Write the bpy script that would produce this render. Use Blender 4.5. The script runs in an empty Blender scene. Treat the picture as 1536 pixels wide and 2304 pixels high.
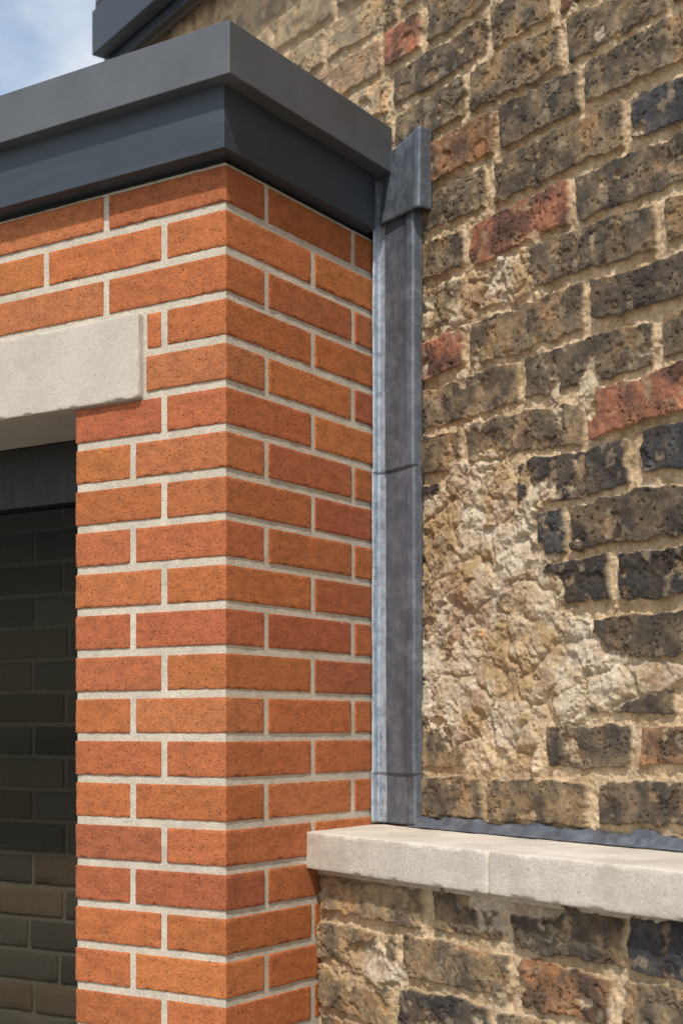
import bpy, math, random
import numpy as np
from mathutils import Vector
random.seed(4); rng=np.random.default_rng(7)
EYE=1.6
# ------------------------------------------------------------------ noise
def _h(ix,iy,seed):
    n=ix.astype(np.uint32)*np.uint32(374761393)+iy.astype(np.uint32)*np.uint32(668265263)+np.uint32((seed*1013904223+12345)&0xffffffff)
    n=(n^(n>>np.uint32(13)))*np.uint32(1274126177)
    n=n^(n>>np.uint32(16)); n=n*np.uint32(2246822519); n=n^(n>>np.uint32(15))
    return n.astype(np.float64)/4294967295.0
def vn(x,y,seed=0):
    fx=np.floor(x); fy=np.floor(y); ix=fx.astype(np.int64); iy=fy.astype(np.int64)
    u=x-fx; v=y-fy; u=u*u*(3-2*u); v=v*v*(3-2*v)
    a=_h(ix,iy,seed); b=_h(ix+1,iy,seed); c=_h(ix,iy+1,seed); d=_h(ix+1,iy+1,seed)
    return (a*(1-u)+b*u)*(1-v)+(c*(1-u)+d*u)*v
def fbm(x,y,scale,oct=4,seed=0,gain=.5):
    x=x/scale; y=y/scale; t=0; amp=1; tot=0
    for i in range(oct):
        t=t+amp*vn(x,y,seed+i*17); tot+=amp; amp*=gain
        x,y=(x*1.6-y*1.2)+3.1,(x*1.2+y*1.6)+7.7
    return t/tot
def worley(x,y,scale,seed=0):
    x=x/scale; y=y/scale; fx=np.floor(x); fy=np.floor(y)
    f1=np.full(x.shape,9.); f2=np.full(x.shape,9.); cid=np.zeros(x.shape)
    for i in(-1,0,1):
        for j in(-1,0,1):
            ix=(fx+i).astype(np.int64); iy=(fy+j).astype(np.int64)
            d=np.hypot(fx+i+_h(ix,iy,seed)-x, fy+j+_h(ix,iy,seed+5)-y)
            nr=d<f1; cid=np.where(nr,_h(ix,iy,seed+9),cid)
            f2=np.minimum(f2,np.maximum(f1,d)); f1=np.minimum(f1,d)
    return f1,f2,cid
def ss(e0,e1,x):
    t=np.clip((x-e0)/(e1-e0),0,1); return t*t*(3-2*t)
def mix(a,b,t): return a*(1-t)+b*t
# ------------------------------------------------------------------ helpers
def link(o,parent=None):
    bpy.context.collection.objects.link(o)
    if parent: o.parent=parent
    return o
def empty(name):
    e=bpy.data.objects.new(name,None); e.empty_display_size=.1; return link(e)
def mesh_np(name,co,quads,mat,parent=None,col=None,smooth=True):
    m=bpy.data.meshes.new(name); nv=len(co); nf=len(quads)
    m.vertices.add(nv); m.vertices.foreach_set("co",np.ascontiguousarray(co,dtype=np.float32).ravel())
    m.loops.add(nf*4); m.loops.foreach_set("vertex_index",np.ascontiguousarray(quads,dtype=np.int32).ravel())
    m.polygons.add(nf); m.polygons.foreach_set("loop_start",np.arange(0,nf*4,4,dtype=np.int32))
    m.polygons.foreach_set("loop_total",np.full(nf,4,dtype=np.int32))
    m.polygons.foreach_set("use_smooth",np.full(nf,smooth))
    m.update(calc_edges=True); m.validate()
    if col is not None:
        a=m.color_attributes.new("Col",'FLOAT_COLOR','POINT')
        c=np.ones((nv,4),dtype=np.float32); c[:,:3]=col; a.data.foreach_set("color",c.ravel())
    m.materials.append(mat)
    return link(bpy.data.objects.new(name,m),parent)
def pydata(name,v,f,mat,parent=None,bevel=0,smooth=False):
    m=bpy.data.meshes.new(name); m.from_pydata([tuple(p) for p in v],[],f); m.update()
    m.materials.append(mat); o=link(bpy.data.objects.new(name,m),parent)
    if smooth:
        for p in m.polygons: p.use_smooth=True
    if bevel:
        b=o.modifiers.new("b",'BEVEL'); b.width=bevel; b.segments=3; b.limit_method='ANGLE'
    return o
def prism(name,poly,z0,z1,mat,parent=None,bevel=0):
    n=len(poly); v=[(p[0],p[1],z0) for p in poly]+[(p[0],p[1],z1) for p in poly]
    area=sum(poly[i][0]*poly[(i+1)%n][1]-poly[(i+1)%n][0]*poly[i][1] for i in range(n))
    f=[tuple(reversed(range(n))),tuple(range(n,2*n))]+[(i,(i+1)%n,n+(i+1)%n,n+i) for i in range(n)]
    if area<0: f=[tuple(reversed(q)) for q in f]
    return pydata(name,v,f,mat,parent,bevel)
# ------------------------------------------------------------------ frames of reference
C=np.array([-.195,2.465]); UL=np.array([-.839,.544]); UL/=np.linalg.norm(UL); UR=np.array([UL[1],-UL[0]])
J=C+.507*UR
UW=np.array([.568,-.823]); UW/=np.linalg.norm(UW); NW=np.array([UW[1],-UW[0]])
def AB(a,b): return C+a*UL+b*UR
def SO(s,o): return J+s*UW+o*NW
# ------------------------------------------------------------------ materials
def newmat(name):
    m=bpy.data.materials.new(name); m.use_nodes=True; nt=m.node_tree
    return m,nt,nt.nodes["Principled BSDF"]
def N(nt,t,**k):
    n=nt.nodes.new(t)
    for a,b in k.items(): setattr(n,a,b)
    return n
def noise(nt,scale,detail=4,rough=.6,vec=None):
    n=N(nt,"ShaderNodeTexNoise"); n.inputs["Scale"].default_value=scale; n.inputs["Detail"].default_value=detail; n.inputs["Roughness"].default_value=rough
    if vec is not None: nt.links.new(vec,n.inputs["Vector"])
    return n
def ramp(nt,inp,stops):
    r=N(nt,"ShaderNodeValToRGB"); e=r.color_ramp.elements
    while len(e)<len(stops): e.new(.5)
    for i,(p,c) in enumerate(stops):
        e[i].position=p; e[i].color=(c,c,c,1) if not isinstance(c,tuple) else (*c,1)
    nt.links.new(inp,r.inputs[0]); return r
def mul(nt,a,b,fac=1,mode='MULTIPLY'):
    m=N(nt,"ShaderNodeMix",data_type='RGBA',blend_type=mode); 
    if isinstance(fac,(int,float)): m.inputs[0].default_value=fac
    else: nt.links.new(fac,m.inputs[0])
    for s,v in((6,a),(7,b)):
        if isinstance(v,tuple): m.inputs[s].default_value=(*v,1)
        else: nt.links.new(v,m.inputs[s])
    return m.outputs[2]
def bump(nt,h,dist,strength,bsdf,prev=None):
    b=N(nt,"ShaderNodeBump"); b.inputs["Distance"].default_value=dist; b.inputs["Strength"].default_value=strength
    nt.links.new(h,b.inputs["Height"])
    if prev: nt.links.new(prev,b.inputs["Normal"])
    nt.links.new(b.outputs[0],bsdf.inputs["Normal"]); return b.outputs[0]
def objvec(nt,scale=(1,1,1)):
    t=N(nt,"ShaderNodeTexCoord"); m=N(nt,"ShaderNodeMapping"); m.inputs["Scale"].default_value=scale
    nt.links.new(t.outputs["Object"],m.inputs[0]); return m.outputs[0]

def mat_old():
    m,nt,b=newmat("weathered_brickwork"); v=objvec(nt)
    at=N(nt,"ShaderNodeVertexColor",layer_name="Col")
    n1=noise(nt,330,4,.72,v); r1=ramp(nt,n1.outputs[0],[(.3,.68),(.5,1.0),(.7,1.34)])
    c=mul(nt,at.outputs[0],r1.outputs[0])
    nt.links.new(c,b.inputs["Base Color"]); b.inputs["Roughness"].default_value=.93
    b.inputs["Specular IOR Level"].default_value=.25
    bump(nt,n1.outputs[0],.0022,.9,b)
    return m
def mat_new():
    m,nt,b=newmat("orange_facing_brick"); v=objvec(nt)
    at=N(nt,"ShaderNodeVertexColor",layer_name="Col")
    vs=objvec(nt,(1,1,2.0))
    n1=noise(nt,260,3,.75,v); r1=ramp(nt,n1.outputs[0],[(.28,.62),(.5,1.0),(.75,1.36)])
    n2=noise(nt,30,4,.65,vs); r2=ramp(nt,n2.outputs[0],[(.3,.76),(.55,1.02),(.75,1.18)])
    c=mul(nt,at.outputs[0],r1.outputs[0]); c=mul(nt,c,r2.outputs[0])
    w=N(nt,"ShaderNodeTexVoronoi"); w.inputs["Scale"].default_value=165; nt.links.new(vs,w.inputs["Vector"])
    ad=N(nt,"ShaderNodeMath",operation='ADD'); nt.links.new(w.outputs["Distance"],ad.inputs[0])
    sepc=N(nt,"ShaderNodeSeparateColor"); nt.links.new(w.outputs["Color"],sepc.inputs[0]); nt.links.new(sepc.outputs[0],ad.inputs[1])
    pit=ramp(nt,ad.outputs[0],[(.31,.9),(.41,0.0)])
    c=mul(nt,c,(.085,.03,.016),pit.outputs[0],'MIX')
    ad2=N(nt,"ShaderNodeMath",operation='ADD'); nt.links.new(w.outputs["Distance"],ad2.inputs[0]); nt.links.new(sepc.outputs[1],ad2.inputs[1])
    sp=ramp(nt,ad2.outputs[0],[(.18,.6),(.28,0.0)])
    c=mul(nt,c,(.60,.34,.18),sp.outputs[0],'MIX')
    nt.links.new(c,b.inputs["Base Color"]); b.inputs["Roughness"].default_value=.85; b.inputs["Specular IOR Level"].default_value=.3
    sb=N(nt,"ShaderNodeMath",operation='SUBTRACT'); nt.links.new(n1.outputs[0],sb.inputs[0]); nt.links.new(pit.outputs[0],sb.inputs[1])
    bump(nt,sb.outputs[0],.0018,.85,b)
    return m
def mat_gran(name,col,scale=300,lo=.75,hi=1.2,blotch=12,blo=.85,bhi=1.08,rough=.9,bd=.001,pits=0,stain=None):
    m,nt,b=newmat(name); v=objvec(nt)
    n1=noise(nt,scale,4,.7,v); r1=ramp(nt,n1.outputs[0],[(.3,lo),(.7,hi)])
    n2=noise(nt,blotch,4,.65,v); r2=ramp(nt,n2.outputs[0],[(.3,blo),(.7,bhi)])
    c=mul(nt,col,r1.outputs[0]); c=mul(nt,c,r2.outputs[0])
    if stain:
        n6=noise(nt,9,5,.7,v); r6=ramp(nt,n6.outputs[0],[(.48,0.0),(.70,.65)]); c=mul(nt,c,stain,r6.outputs[0],'MIX')
    if pits:
        w=N(nt,"ShaderNodeTexVoronoi"); w.inputs["Scale"].default_value=pits; nt.links.new(v,w.inputs["Vector"])
        sepc=N(nt,"ShaderNodeSeparateColor"); nt.links.new(w.outputs["Color"],sepc.inputs[0])
        ad=N(nt,"ShaderNodeMath",operation='ADD'); nt.links.new(w.outputs["Distance"],ad.inputs[0]); nt.links.new(sepc.outputs[0],ad.inputs[1])
        pr=ramp(nt,ad.outputs[0],[(.2,.55),(.3,0.0)]); c=mul(nt,c,(.2,.17,.12),pr.outputs[0],'MIX')
    nt.links.new(c,b.inputs["Base Color"]); b.inputs["Roughness"].default_value=rough; b.inputs["Specular IOR Level"].default_value=.3
    bump(nt,n1.outputs[0],bd,.7,b); return m
def mat_metal(name,col,metal,rough,streak=(60,60,4),lo=.85,hi=1.15,bd=.0003,pale=None,pl=.6,ps=14,spread=.12):
    m,nt,b=newmat(name); v=objvec(nt); vs=objvec(nt,streak)
    n1=noise(nt,400,2,.6,v); n2=noise(nt,1,4,.65,vs); r2=ramp(nt,n2.outputs[0],[(.3,lo),(.7,hi)])
    c=mul(nt,col,r2.outputs[0])
    if pale:
        n3=noise(nt,ps,6,.75,v); r3=ramp(nt,n3.outputs[0],[(pl-spread,0.0),(pl+spread,.8)]); c=mul(nt,c,pale,r3.outputs[0],'MIX')
    nt.links.new(c,b.inputs["Base Color"]); b.inputs["Metallic"].default_value=metal
    rr=ramp(nt,n2.outputs[0],[(.3,rough-.07),(.7,rough+.1)]); nt.links.new(rr.outputs[0],b.inputs["Roughness"])
    bump(nt,n1.outputs[0],bd,.5,b); return m
M_old=mat_old(); M_new=mat_new()
M_mort=mat_gran("cream_mortar",(.60,.52,.41),300,.66,1.2,18,.82,1.08,bd=.0018)
M_mortd=mat_gran("dim_reflection_mortar",(.26,.22,.17),200,.7,1.2)  # mortar coloured dark for the dim brick reflection behind the glass
M_cast=mat_gran("cast_stone",(.54,.48,.40),260,.80,1.12,9,.86,1.06,bd=.001,pits=150)
M_ledge=mat_gran("limestone",(.68,.61,.51),240,.74,1.14,7,.82,1.06,bd=.0018,pits=130,stain=(.42,.37,.29))
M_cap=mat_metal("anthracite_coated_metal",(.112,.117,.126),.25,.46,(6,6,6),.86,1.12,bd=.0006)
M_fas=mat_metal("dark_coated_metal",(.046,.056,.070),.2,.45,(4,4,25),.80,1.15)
M_lead=mat_metal("lead_sheet",(.108,.122,.145),.35,.46,(18,18,2.5),.70,1.30,bd=.0012,pale=(.24,.265,.30),pl=.57,ps=26)
M_leadp=mat_metal("oxide_highlight_lead",(.22,.26,.31),.3,.5,(60,60,6),.6,1.4,bd=.0012,pale=(.52,.57,.62),pl=.46,ps=40)  # pale oxide, with the strip's bluish highlights also painted into the colour
M_frame=mat_metal("black_frame_metal",(.006,.0065,.007),.0,.5)
M_roof=mat_gran("slate",(.06,.06,.065),80,.8,1.2)
M_soffit=mat_gran("painted_soffit",(.30,.25,.19),200,.9,1.1)
M_ground=mat_gran("paving",(.25,.23,.2),60,.8,1.15,2,.8,1.1)
M_core=mat_gran("brick_core",(.25,.18,.12),100)
def mat_glass():
    m=bpy.data.materials.new("tinted_glass"); m.use_nodes=True; nt=m.node_tree; nt.nodes.clear()
    o=N(nt,"ShaderNodeOutputMaterial"); mx=N(nt,"ShaderNodeMixShader"); t=N(nt,"ShaderNodeBsdfTransparent"); g=N(nt,"ShaderNodeBsdfGlossy")
    t.inputs[0].default_value=(.52,.53,.50,1); g.inputs["Roughness"].default_value=.02; g.inputs[0].default_value=(.5,.55,.55,1)
    mx.inputs[0].default_value=.012
    nt.links.new(t.outputs[0],mx.inputs[1]); nt.links.new(g.outputs[0],mx.inputs[2]); nt.links.new(mx.outputs[0],o.inputs[0])
    return m
M_glass=mat_glass()
# ------------------------------------------------------------------ old brickwork height-field
PAL={'k':(.060,.050,.042),'d':(.108,.083,.058),'b':(.175,.128,.080),'t':(.25,.185,.11),'r':(.22,.098,.060),'o':(.22,.125,.070),'m':(.34,.25,.16),'u':(.056,.054,.057)}
MORT=np.array((.57,.42,.26)); REND=np.array((.50,.39,.255)); PALE=np.array((.58,.48,.355))
def old_wall(name,base,sarr,zarr,z0,pitch,layout,patches,parent,seed,left_light=False,smear=0.5,seam=None):
    S,Z=np.meshgrid(sarr,zarr); shp=S.shape; S=S.ravel(); Z=Z.ravel()
    ws=S+(fbm(S,Z,.035,3,seed+1)-.5)*.013+(fbm(S,Z,.009,2,seed+2)-.5)*.004
    wz=Z+(fbm(S,Z,.035,3,seed+3)-.5)*.011+(fbm(S,Z,.009,2,seed+4)-.5)*.003+(fbm(S,Z,.25,2,seed+5)-.5)*.022
    row=np.floor((wz-z0)/pitch).astype(int)
    d=np.full(S.shape,-1.); bc=np.zeros((len(S),3)); bh=np.zeros(len(S)); bid=np.zeros(len(S)); age=np.zeros(len(S))
    smin,smax=sarr[0]-.1,sarr[-1]+.1
    R=random.Random(seed)
    for r in range(row.min(),row.max()+1):
        idx=np.where(row==r)[0]
        bricks=[tuple(q) for q in layout.get(r,[])]
        lo=min([q[0] for q in bricks],default=.15+R.random()*.2); hi=max([q[1] for q in bricks],default=lo-.02)
        x=hi+.02
        while x<smax:
            L=R.choice([.26,.25,.13,.27])*R.uniform(.93,1.05); bricks.append((x,x+L,R.choice('kddbbbtboudb'))); x+=L+.02
        x=lo-.02
        while x>smin:
            L=R.choice([.22,.11,.23])*R.uniform(.93,1.05)
            bricks.append((x-L,x,R.choice('ttmmbtmot') if left_light else R.choice('kddbbtbo'))); x-=L+.018
        si=ws[idx]; zc=z0+(r+.5)*pitch
        for (a,b,c) in bricks:
            m=(si>a-.008)&(si<b+.008)
            if not m.any(): continue
            ii=idx[m]; hw=(b-a)/2+R.uniform(-.003,.003); hh=(pitch-.015)/2+R.uniform(-.005,.001); rad=.005
            zo=R.uniform(-.002,.002); tilt=R.uniform(-.02,.02)
            qx=np.abs(ws[ii]-(a+b)/2)-(hw-rad); qz=np.abs(wz[ii]-zc-zo-tilt*(ws[ii]-(a+b)/2))-(hh-rad)
            sd=-(np.hypot(np.maximum(qx,0),np.maximum(qz,0))+np.minimum(np.maximum(qx,qz),0)-rad)
            upd=sd>d[ii]; jj=ii[upd]; d[jj]=sd[upd]
            col=np.array(PAL[c])*R.uniform(.82,1.22)
            bc[jj]=col; bh[jj]=R.uniform(-.003,.0035); bid[jj]=R.random()*50; age[jj]=R.random()
    en=(fbm(S,Z,.014,3,seed+8)-.5)*.008+(fbm(S,Z,.05,3,seed+9)-.56)*.015*smear
    mask=ss(-.0005,.0012,d+en+.0005)
    pm=np.zeros(len(S)); pw=(fbm(S,Z,.08,6,seed+11,.6)-.5)*2.4
    for (ps,pz,rs,rz,k) in patches:
        e=np.hypot((S-ps)/rs,(Z-pz)/rz); pm=np.maximum(pm,ss(1.10,.86,e+pw)*k)
    spl=ss(.74,.79,fbm(S,Z,.05,4,seed+13)+.05*(smear-.5))*.75; pm=np.maximum(pm,spl)
    mask=mask*(1-pm*ss(.27,.41,fbm(S,Z,.10,5,seed+14,.6)+.16*(1-ss(0,.006,d))))
    f25=fbm(S,Z,.028,4,seed+20); f6=fbm(S,Z,.007,3,seed+21); f12=fbm(S+bid,Z,.012,4,seed+22)
    w1,w2,wc=worley(S+bid+(f6-.5)*.006,Z*1.5,.0095,seed+23); pits=ss(.36,.14,w1+(f6-.5)*.5)*(wc>.86-.24*age)*ss(.42,.55,fbm(S+bid,Z,.035,2,seed+24))
    rn=fbm(S+bid,Z*2.0,.045,4,seed+25); crack=ss(.014,.004,np.abs(rn-.5))*ss(.48,.57,fbm(S,Z,.07,2,seed+26))
    sp=ss(.60,.64,fbm(S+bid*2,Z,.045,4,seed+27))
    hb=.0065+bh+(f25-.5)*.006+(f12-.5)*.0034+(f6-.5)*.0013-pits*.0020-crack*.0030-sp*.0030
    hm=-.003+(f25-.5)*.009+(f6-.5)*.004+(fbm(S,Z,.011,3,seed+28)-.5)*.006
    wx=S+(f25-.5)*.05; wy=Z+(f12-.5)*.02
    big=fbm(wx,wy,.06,5,seed+31,.5); rid=np.abs(fbm(wx,wy,.08,4,seed+33)-.5)
    wa,wb,_=worley(S+(f25-.5)*.06,Z*1.25+(big-.5)*.05,.085,seed+34); dome=ss(.0,.28,wb-wa)
    hp=-.001+(big-.5)*.024-ss(.020,.0,rid)*.004+(f6-.5)*.004+(f12-.5)*.006+dome*.006
    h=hm*(1-mask)+hb*mask; h=mix(h,hp,pm*(1-mask))
    v1=fbm(S+bid,Z,.035,4,seed+40)[:,None]; v2=fbm(S+bid,Z,.014,4,seed+41,.6)[:,None]
    cb=bc*(.58+.88*v2); cb=mix(cb,cb*np.array((1.40,1.25,1.02))+.016,ss(.48,.72,v1)); cb=mix(cb,np.array((.042,.037,.033)),ss(.52,.30,v1)*.6)
    cb=mix(cb,np.array((.34,.26,.165)),ss(.62,.73,fbm(S+bid*3,Z,.022,4,seed+42))[:,None]*.5)
    cb=cb*(1-.45*(np.maximum(pits,crack))[:,None]); cb=mix(cb,cb*np.array((1.22,1.10,1.0)),sp[:,None])
    m1=fbm(S,Z,.05,4,seed+43)[:,None]; m2=fbm(S,Z,.006,2,seed+44)[:,None]
    cm=mix(MORT,np.array((.43,.305,.175)),ss(.42,.66,m1)); cm=cm*(.72+.56*m2); cm=mix(cm,PALE,ss(.60,.74,fbm(S,Z,.02,3,seed+45))[:,None]*.35)
    q=fbm(S,Z,.07,6,seed+46,.6)[:,None]
    cp=mix(REND,PALE,ss(.50,.62,q)); cp=mix(cp,np.array((.41,.28,.15)),ss(.48,.36,q)); cp=mix(cp,np.array((.34,.20,.13)),ss(.58,.68,fbm(S,Z,.06,4,seed+47,.6))[:,None]*.5)
    cp=cp*(.78+.44*m2); cp=cp*(1-.22*(1-ss(0,.10,wb-wa)))[:,None]
    col=mix(cm,cp,pm[:,None]); col=mix(col,cb,mask[:,None])
    if left_light:
        k=ss(.02,-.03,S)[:,None]; col=mix(col,mix(col,np.array((.46,.34,.22)),.35)*1.1,k)
    if seam is not None:
        g=np.exp(-((S-seam-(fbm(S*0,Z,.05,3,9)-.5)*.004)/.0025)**2)*ss(EYE+.9,EYE+1.0,Z); h=h-g*.008; col=col*(1-.5*g[:,None])
    P=np.empty((len(S),3)); xy=J[None,:]+S[:,None]*UW[None,:]+(base+h)[:,None]*NW[None,:]
    P[:,:2]=xy; P[:,2]=Z
    nz,ns=shp; i=np.arange(nz*ns).reshape(shp)
    Q=np.stack([i[:-1,:-1],i[:-1,1:],i[1:,1:],i[1:,:-1]],-1).reshape(-1,4)
    return mesh_np(name,P,Q,M_old,parent,np.clip(col,0.01,.66))
def axis(*segs):
    out=[]
    for a,b,st in segs: out.append(np.arange(a,b-1e-6,st))
    out.append(np.array([segs[-1][1]])); return np.concatenate(out)
house=empty("brick_house")
LAY={0:[(.125,.305,'b'),(.324,.577,'b'),(.604,.83,'d')],
1:[(.125,.262,'t'),(.481,.673,'d'),(.698,.90,'o')],
2:[(.125,.36,'o'),(.583,.768,'d')],
3:[(.492,.572,'k'),(.588,.80,'d')],
4:[(.453,.628,'k'),(.649,.85,'k')],
5:[(.459,.524,'u'),(.541,.84,'d')],
6:[(.10,.19,'k'),(.407,.663,'k'),(.70,.84,'u')],
7:[(.06,.249,'b'),(.268,.562,'b'),(.59,.86,'r')],
8:[(.06,.402,'b'),(.425,.722,'d'),(.745,.9,'b')],
9:[(.10,.255,'r'),(.277,.567,'b'),(.59,.87,'d')],
10:[(.10,.395,'t'),(.415,.727,'d'),(.749,.95,'b')],
11:[(.08,.255,'b'),(.274,.533,'r'),(.555,.84,'d')],
12:[(.08,.32,'b'),(.341,.66,'b'),(.678,.88,'u')],
13:[(.08,.342,'o'),(.36,.555,'d'),(.575,.85,'b')],
14:[(.05,.26,'b'),(.28,.51,'b'),(.53,.75,'b')],
15:[(.045,.318,'d'),(.335,.49,'b'),(.51,.60,'r'),(.62,.85,'d')],
16:[(.015,.125,'r'),(.145,.33,'b'),(.35,.60,'d'),(.62,.85,'b')]}
PATCH=[(.27,EYE+.42,.13,.065,1),(.28,EYE+.29,.21,.15,1),(.38,EYE+.20,.12,.12,1),(.36,EYE+.05,.18,.09,1),(.20,EYE+.10,.18,.09,1),(.30,EYE+.79,.12,.05,1),
 (.55,EYE+.10,.10,.06,1),(.72,EYE+.085,.14,.026,1),(.42,EYE-.03,.06,.05,1),(.575,EYE+.56,.032,.06,.9)]
sA=axis((-1.12,-.98,.012),(-.98,-.05,.004),(-.05,.86,.0018),(.86,2.4,.016))
zA=axis((0,1.38,.010),(1.38,3.06,.0018),(3.06,3.332,.005))
old_wall("wall",0,sA,zA,EYE-.169,.0915,LAY,PATCH,house,100,left_light=True,smear=.6,seam=0.0)
prism("wall_core",[SO(-1.115,-.02),SO(2.4,-.02),SO(2.4,-.3),SO(-1.115,-.3)],0,3.33,M_core,house)
# eaves and roof
zE=EYE+1.71
prism("soffit",[SO(-1.15,.036),SO(2.5,.036),SO(2.5,-.02),SO(-1.15,-.02)],zE+.024,zE+.037,M_soffit,house)
prism("fascia_board",[SO(-1.145,.058),SO(2.5,.058),SO(2.5,.038),SO(-1.145,.038)],zE,zE+.15,M_fas,house,.002)
prism("gutter",[SO(-1.13,.10),SO(2.5,.10),SO(2.5,.060),SO(-1.13,.060)],zE+.025,zE+.14,M_fas,house,.004)
pA=[SO(-1.15,.08),SO(2.55,.08),SO(2.55,-2.6),SO(-1.15,-2.6)]
v=[(*pA[0],zE+.15),(*pA[1],zE+.15),(*pA[2],zE+1.95),(*pA[3],zE+1.95)]; v+= [(x,y,z+.03) for x,y,z in v]
pydata("roof",v,[(3,2,1,0),(4,5,6,7),(0,1,5,4),(1,2,6,5),(2,3,7,6),(3,0,4,7)],M_roof,house)
gv=[(*SO(-1.10,-.31),3.32),(*SO(-1.10,-2.5),3.32),(*SO(-1.10,-2.5),zE+1.8),(*SO(-1.10,-.31),zE+.3),(*SO(-1.10,-.31),0),(*SO(-1.10,-2.5),0)]
pydata("gable_wall",gv,[(0,1,2,3),(4,5,1,0)],M_core,house)
# ------------------------------------------------------------------ garden wall with stone ledge
gw=empty("garden_wall")
LL={3:[(.09,.40,'t'),(.43,.60,'b'),(.63,.86,'d')],2:[(.09,.27,'t'),(.30,.33,'b'),(.35,.62,'b'),(.645,.84,'o'),(.86,1.1,'b')],
1:[(.09,.31,'t'),(.335,.575,'k'),(.595,.86,'b')],0:[(.09,.30,'b'),(.32,.60,'b'),(.62,.73,'r'),(.75,1.0,'b')]}
OB=.208
old_wall("brick_face",OB,axis((-.05,1.16,.0019),(1.16,2.3,.016)),axis((0,1.06,.010),(1.06,EYE-.24,.0019)),EYE-.255-4*.087,.087,LL,[(.25,EYE-.42,.11,.03,.9),(.5,EYE-.5,.10,.02,.8),(.6,EYE-.27,.12,.016,.9)],gw,300,smear=.9)
prism("brick_core_mass",[SO(-.03,OB-.025),SO(2.3,OB-.025),SO(2.3,-.01),SO(-.03,-.01)],0,EYE-.245,M_core,gw)
def rbox(lo,hi,rad,res,amp,nscale,seed,edge=0):
    lo=np.array(lo,float); hi=np.array(hi,float); P=[];Q=[];off=0
    def ax(a,b):
        n=max(2,int((b-a-2*rad)/res)); mid=np.linspace(a+rad,b-rad,n+1)
        return np.concatenate([[a,a+rad*.45],mid,[b-rad*.45,b]])
    A=[ax(lo[k],hi[k]) for k in range(3)]
    for k in range(3):
        i,j=(k+1)%3,(k+2)%3
        U,V=np.meshgrid(A[i],A[j],indexing='ij')
        for side in(0,1):
            p=np.zeros(U.shape+(3,)); p[...,i]=U; p[...,j]=V; p[...,k]=hi[k] if side else lo[k]
            n=U.shape; idx=np.arange(n[0]*n[1]).reshape(n)+off
            q=np.stack([idx[:-1,:-1],idx[1:,:-1],idx[1:,1:],idx[:-1,1:]],-1).reshape(-1,4)
            if not side: q=q[:,::-1]
            P.append(p.reshape(-1,3)); Q.append(q); off+=n[0]*n[1]
    P=np.concatenate(P); Q=np.concatenate(Q)
    c=np.clip(P,lo+rad,hi-rad); dv=P-c; l=np.linalg.norm(dv,axis=1,keepdims=True); nrm=dv/np.maximum(l,1e-9)
    x,y,z=P.T; 
    nn=(fbm(x+y*.73+z*.31,z+y*.61-x*.2,nscale,4,seed)-.5)*2
    ed=(np.abs(nrm).max(axis=1)<.97)
    chip=ss(.60,.75,fbm(x*1.1+y*.9,z+y*.3,nscale*.6,3,seed+3))
    disp=nn*amp-ed*chip*edge
    P=c+nrm*(rad+disp[:,None])
    return P,Q
def fAB(P): 
    o=np.empty_like(P); o[:,:2]=C+P[:,:1]*UL+P[:,1:2]*UR; o[:,2]=P[:,2]; return o
def fSO(P):
    o=np.empty_like(P); o[:,:2]=J+P[:,:1]*UW+P[:,1:2]*NW; o[:,2]=P[:,2]; return o
def build(name,boxes,frame,mat,parent,cols=None,flip=True):
    Ps=[];Qs=[];Cs=[];off=0
    for n,(lo,hi,rad,res,amp,ns,edge) in enumerate(boxes):
        P,Q=rbox(lo,hi,rad,res,amp,ns,n*13+5,edge); P=frame(P)
        if flip: Q=Q[:,::-1]
        Ps.append(P); Qs.append(Q+off); off+=len(P)
        if cols is not None: Cs.append(np.tile(cols[n],(len(P),1)))
    return mesh_np(name,np.concatenate(Ps),np.concatenate(Qs),mat,parent,np.concatenate(Cs) if cols is not None else None)
zl0,zl1=EYE-.2557,EYE-.188
st=[(-.06,.6080),(.6125,1.30),(1.303,1.95),(1.953,2.35)]
build("coping_stones",[((a,-.012,zl0),(b,.2455,zl1),.0032,.005,.0011,.04,.0025) for a,b in st],fSO,M_ledge,gw)
prism("bedding_mortar",[SO(-.03,OB+.004),SO(2.3,OB+.004),SO(2.3,0),SO(-.03,0)],zl0-.012,zl0+.003,M_mort,gw)
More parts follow.
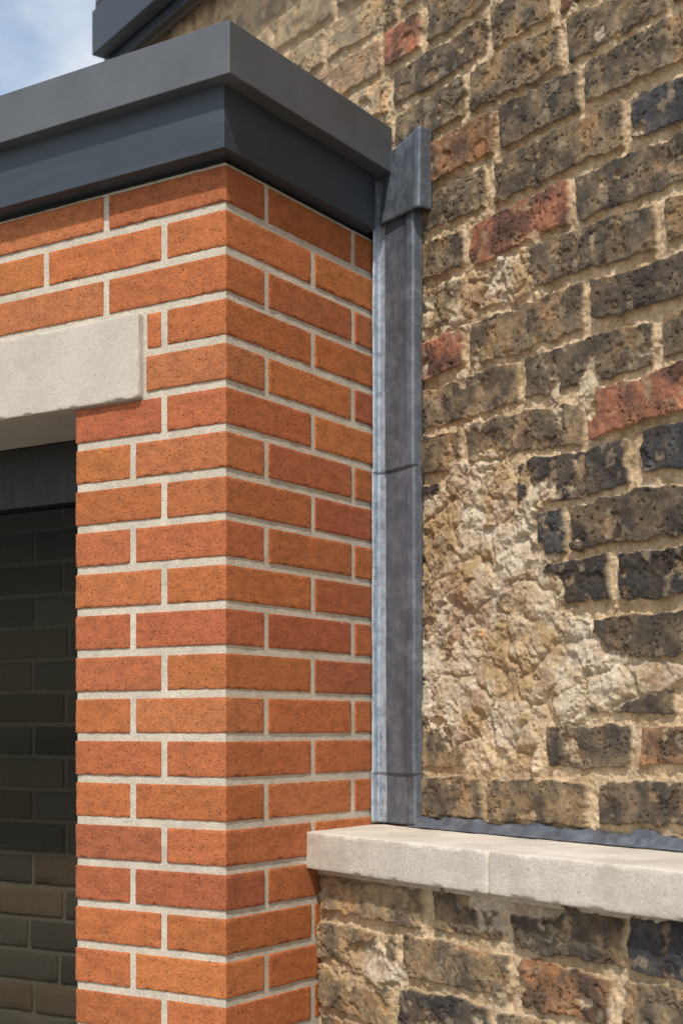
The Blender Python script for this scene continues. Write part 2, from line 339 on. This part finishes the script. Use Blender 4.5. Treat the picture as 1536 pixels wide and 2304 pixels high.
# ------------------------------------------------------------------ extension
ext=empty("brick_extension")
boxes=[];cols=[]
def brick(a0,a1,b0,b1,zt,zb,dense=True):
    j=.0072
    ja=random.uniform(-.0007,.0007); jf=random.uniform(-.0010,.0008)
    boxes.append(((a0+(jf if a0==0 else 0),b0+(jf if b0==0 else 0),zb+j+ja),(a1,b1,zt-j+ja),.0018,.0045 if dense else .03,.0007,.012,.0016))
    t=random.random(); base=np.array((.43,.132,.044))
    alt=[np.array((.47,.158,.048)),np.array((.39,.116,.050)),np.array((.42,.144,.054)),np.array((.37,.103,.044)),np.array((.45,.142,.042))][random.randrange(5)]
    cols.append((base*(1-t)+alt*t)*random.uniform(.88,1.08))
g=.0072
for i in range(1,35):
    zt=EYE+.96-.075*(i-1); zb=zt-.075; A=i%2==1
    dn= zb>1.0
    if A: brick(0,.207-g if i>5 else (.2694-g if i<4 else .1822-g),0,.1176-g,zt,zb,dn); brick(0,.1,.1176+g,.4007-g,zt,zb,dn); brick(0,.1,.4007+g,.502,zt,zb,dn)
    else: brick(0,.1359-g,0,.2638-g,zt,zb,dn); brick(0,.1,.2638+g,.502,zt,zb,dn)
    if i<4:
        x=.2694 if A else .1359
        while x<2.9:
            brick(x+g,x+.2807-g,0,.1,zt,zb,dn and x<.7); x+=.2807
    elif i==4: brick(.1359+g,.1775-g*.5,0,.1,zt,zb,dn)
    elif i>5:
        if A: brick(.207+g,.3424,0,.1,zt,zb,dn)
        else: brick(.1359+g,.3424,0,.1,zt,zb,dn)
    if i>3:
        if A: brick(2.1,2.36,0,.1,zt,zb,False); brick(2.374,2.64,0,.1,zt,zb,False); brick(2.653,2.92,0,.1,zt,zb,False)
        else: brick(2.1,2.23,0,.1,zt,zb,False); brick(2.243,2.5,0,.1,zt,zb,False); brick(2.513,2.92,0,.1,zt,zb,False)
build("facing_bricks",boxes,fAB,M_new,ext,cols)
boxes=[];cols=[]
R2=random.Random(12)
for i in range(1,34):
    zt=EYE+.94-.078*(i-1); x=.352 if i%2 else .25
    while x<2.9:
        L=.222*R2.uniform(.97,1.03); a0=max(x,.352)
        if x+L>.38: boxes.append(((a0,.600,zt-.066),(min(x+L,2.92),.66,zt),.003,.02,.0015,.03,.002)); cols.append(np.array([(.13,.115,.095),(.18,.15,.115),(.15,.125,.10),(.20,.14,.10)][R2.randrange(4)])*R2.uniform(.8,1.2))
        x+=L+.012
build("reflection_standin_bricks",boxes,fAB,M_old,ext,cols)  # added wall standing in for bricks reflected in the glass, coloured dark
prism("reflection_standin_mortar",[AB(.351,.605),AB(2.925,.605),AB(2.925,.665),AB(.351,.665)],0,EYE+.957,M_mortd,ext)  # joints of the added reflection stand-in
r=.0024
mb=[((r,r,0),(.3424-r,.503,EYE+.958)),((.3424-r-.001,r,EYE+.7275),(2.95,.2,EYE+.9575)),((.184,r+.0004,EYE+.7275),(.345,.19,EYE+.9570)),((2.1+r,r+.0005,0),(2.92,.3,EYE+.737))]
build("mortar_joints",[(lo,hi,.001,.006,.0008,.01,0) for lo,hi in mb],fAB,M_mort,ext)
build("lintel",[((.1835,-.012,EYE+.580),(2.25,.21,EYE+.7285),.002,.005,.0006,.03,.002)],fAB,M_cast,ext)
def box_ab(name,a0,a1,b0,b1,z0,z1,mat,bev=.002): return prism(name,[AB(a0,b0),AB(a1,b0),AB(a1,b1),AB(a0,b1)],z0,z1,mat,ext,bev)
box_ab("door_head_frame",.345,2.098,.205,.26,EYE+.455,EYE+.5785,M_frame)
box_ab("door_jamb",.345,.385,.2055,.258,.03,EYE+.4545,M_frame)
box_ab("door_jamb_far",2.05,2.098,.2055,.258,.03,EYE+.4545,M_frame)
box_ab("door_mullion",1.2,1.25,.2055,.258,.03,EYE+.4545,M_frame)
box_ab("threshold",.345,2.098,.15,.26,0.005,.029,M_frame)
box_ab("ceiling",.345,2.92,.262,.599,EYE+.62,EYE+.64,M_frame)
p,q=AB(.386,.232),AB(2.049,.232)
pydata("glass",[(*p,.03),(*q,.03),(*q,EYE+.4543),(*p,EYE+.4543)],[(1,0,3,2)],M_glass,ext)
def coppoly(a,b,b0,aend=3.0): return [AB(a,b),AB(aend,b),AB(aend,b0+.412*aend),AB(a,b0+.412*a)]
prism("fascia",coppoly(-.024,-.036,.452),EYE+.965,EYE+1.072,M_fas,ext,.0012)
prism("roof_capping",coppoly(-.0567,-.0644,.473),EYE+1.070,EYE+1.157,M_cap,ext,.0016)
prism("soffit_board",coppoly(.004,.004,.49,2.94),EYE+.9585,EYE+.9645,M_frame,ext)
box_ab("end_wall",2.93,2.99,.0,1.6,0,EYE+.96,M_core,0)
# ------------------------------------------------------------------ lead flashing
lf=empty("lead_flashing")
def leadstrip(name,pts,z0,z1,mat,top=None,bot=None,seed=0,amp=.0008,th=.0025,lean=0):
    pts=[np.array(p) for p in pts]; prof=[];
    for p,q in zip(pts[:-1],pts[1:]):
        n=max(1,int(np.linalg.norm(q-p)/.002))
        for k in range(n): prof.append(p+(q-p)*k/n)
    prof.append(pts[-1]); prof=np.array(prof); L=np.concatenate([[0],np.cumsum(np.linalg.norm(np.diff(prof,axis=0),axis=1))]); L/=L[-1]
    prof[1:-1]=prof[1:-1]*.5+(prof[:-2]+prof[2:])*.25
    nz=max(2,int((z1-z0)/.005)); T=np.linspace(0,1,nz+1)
    P=[]
    for t in T:
        za=(z0+(bot(L) if bot else 0*L)); zb=(z1+(top(L) if top else 0*L)); z=za+(zb-za)*t
        n=(fbm(L*.15,z,.06,3,seed)-.5)*2*amp
        P.append(np.column_stack([prof+n[:,None]*(NW*.8+np.array([.1,-.3]))[None,:]+UW[None,:]*((1-L)*lean*t)[:,None],z]))
    P=np.array(P); s=P.shape; P=P.reshape(-1,3); i=np.arange(s[0]*s[1]).reshape(s[0],s[1])
    Q=np.stack([i[:-1,:-1],i[:-1,1:],i[1:,1:],i[1:,:-1]],-1).reshape(-1,4)
    o=mesh_np(name,P,Q,mat,lf); md=o.modifiers.new("t",'SOLIDIFY'); md.thickness=th; md.offset=-1
    return o
zj=[EYE-.183,EYE-.082,EYE+.505,EYE+1.0]
for k in range(3):
    e=.0024*(k)
    z0=zj[k]-(.006 if k else 0); z1=zj[k+1]
    leadstrip("brick_side_strip",[AB(-.0035-e*.5,.4605),AB(-.0070-e*.5,.464),AB(-.0075-e*.5,.478),SO(.040,.0175+e)],z0,z1,M_leadp,seed=40+k,amp=.0018)
    leadstrip("wall_side_sheet",[SO(.0405,.0165+e),SO(.042,.0205+e),SO(.113,.021+e),SO(.115,.0250+e),SO(.131,.0225+e),SO(.134,.019+e),SO(.135,.004)],z0,z1,M_lead,seed=50+k,amp=.0012)
leadstrip("brick_side_strip",[AB(-.003,.4605),AB(-.006,.464),AB(-.007,.478),SO(.036,.018)],EYE+.998,EYE+1.09,M_leadp,seed=47)
leadstrip("top_sheet",[SO(.034,.012),SO(.036,.034),SO(.040,.036),SO(.145,.034),SO(.147,.038),SO(.160,.035),SO(.162,.032),SO(.163,.004)],EYE+.979,EYE+1.130,M_lead,
   top=lambda L:-.030*(1-np.clip(L/.8,0,1)),seed=60,amp=.0018,lean=.026)
S1=np.arange(.12,2.3,.006)
pr=[(.004,.022),(.012,.017),(.017,.010),(.022,.0035),(.030,.002)]
P=[]
for o_,z_ in pr:
    n=(fbm(S1,S1*0,.03,3,71+int(o_*1000))-.5); zz=zl1+z_*(1+.9*n)+.0008; oo=o_+n*.006
    xy=J+S1[:,None]*UW+oo[:,None]*NW; P.append(np.column_stack([xy,zz]))
P=np.array(P); i=np.arange(P.shape[0]*P.shape[1]).reshape(P.shape[:2]); Q=np.stack([i[:-1,:-1],i[1:,:-1],i[1:,1:],i[:-1,1:]],-1).reshape(-1,4)
o=mesh_np("ledge_apron",P.reshape(-1,3),Q,M_lead,lf); md=o.modifiers.new("t",'SOLIDIFY'); md.thickness=.002; md.offset=0
# ------------------------------------------------------------------ ground
pydata("ground",[(-300,-300,0),(300,-300,0),(300,300,0),(-300,300,0)],[(0,1,2,3)],M_ground)
# ------------------------------------------------------------------ sun, sky, camera
elev=math.radians(53); dx,dy=-.16,-1.0; l=math.hypot(dx,dy); dx/=l; dy/=l
tos=Vector((dx*math.cos(elev),dy*math.cos(elev),math.sin(elev)))
sd=bpy.data.lights.new("sun",'SUN'); sd.energy=3.8; sd.angle=math.radians(1.5); sd.color=(1,.96,.90)
so=link(bpy.data.objects.new("sun",sd)); so.rotation_euler=tos.to_track_quat('Z','Y').to_euler()
w=bpy.data.worlds.new("World"); bpy.context.scene.world=w; w.use_nodes=True; nt=w.node_tree; bg=nt.nodes["Background"]
sk=N(nt,"ShaderNodeTexSky",sky_type='NISHITA'); sk.sun_disc=False; sk.sun_elevation=elev; sk.sun_rotation=math.atan2(dx,dy); sk.dust_density=.6
tc=N(nt,"ShaderNodeTexCoord"); mp=N(nt,"ShaderNodeMapping"); mp.inputs["Scale"].default_value=(1,1,1.6); mp.inputs["Location"].default_value=(.35,.1,.2)
nt.links.new(tc.outputs["Generated"],mp.inputs[0]); cn=noise(nt,6,5,.5,mp.outputs[0]); cr=ramp(nt,cn.outputs[0],[(.40,0.08),(.62,.9)])
sk2=mul(nt,sk.outputs[0],(1.8,1.65,1.45))
c=mul(nt,sk2,(7.4,7.6,7.9),cr.outputs[0],'MIX'); nt.links.new(c,bg.inputs[0]); bg.inputs[1].default_value=.125
cd=bpy.data.cameras.new("camera"); cam=link(bpy.data.objects.new("camera",cd)); cam.location=(0,0,EYE); cam.rotation_euler=(math.pi/2,0,0)
cd.sensor_fit='HORIZONTAL'; cd.sensor_width=36; cd.lens=77.04; cd.shift_y=488/1536; cd.clip_start=.05; cd.clip_end=1000
cd.dof.use_dof=True; cd.dof.focus_distance=2.58; cd.dof.aperture_fstop=8
sc=bpy.context.scene; sc.camera=cam; sc.view_settings.view_transform='Standard'; sc.view_settings.look='None'; sc.view_settings.exposure=0
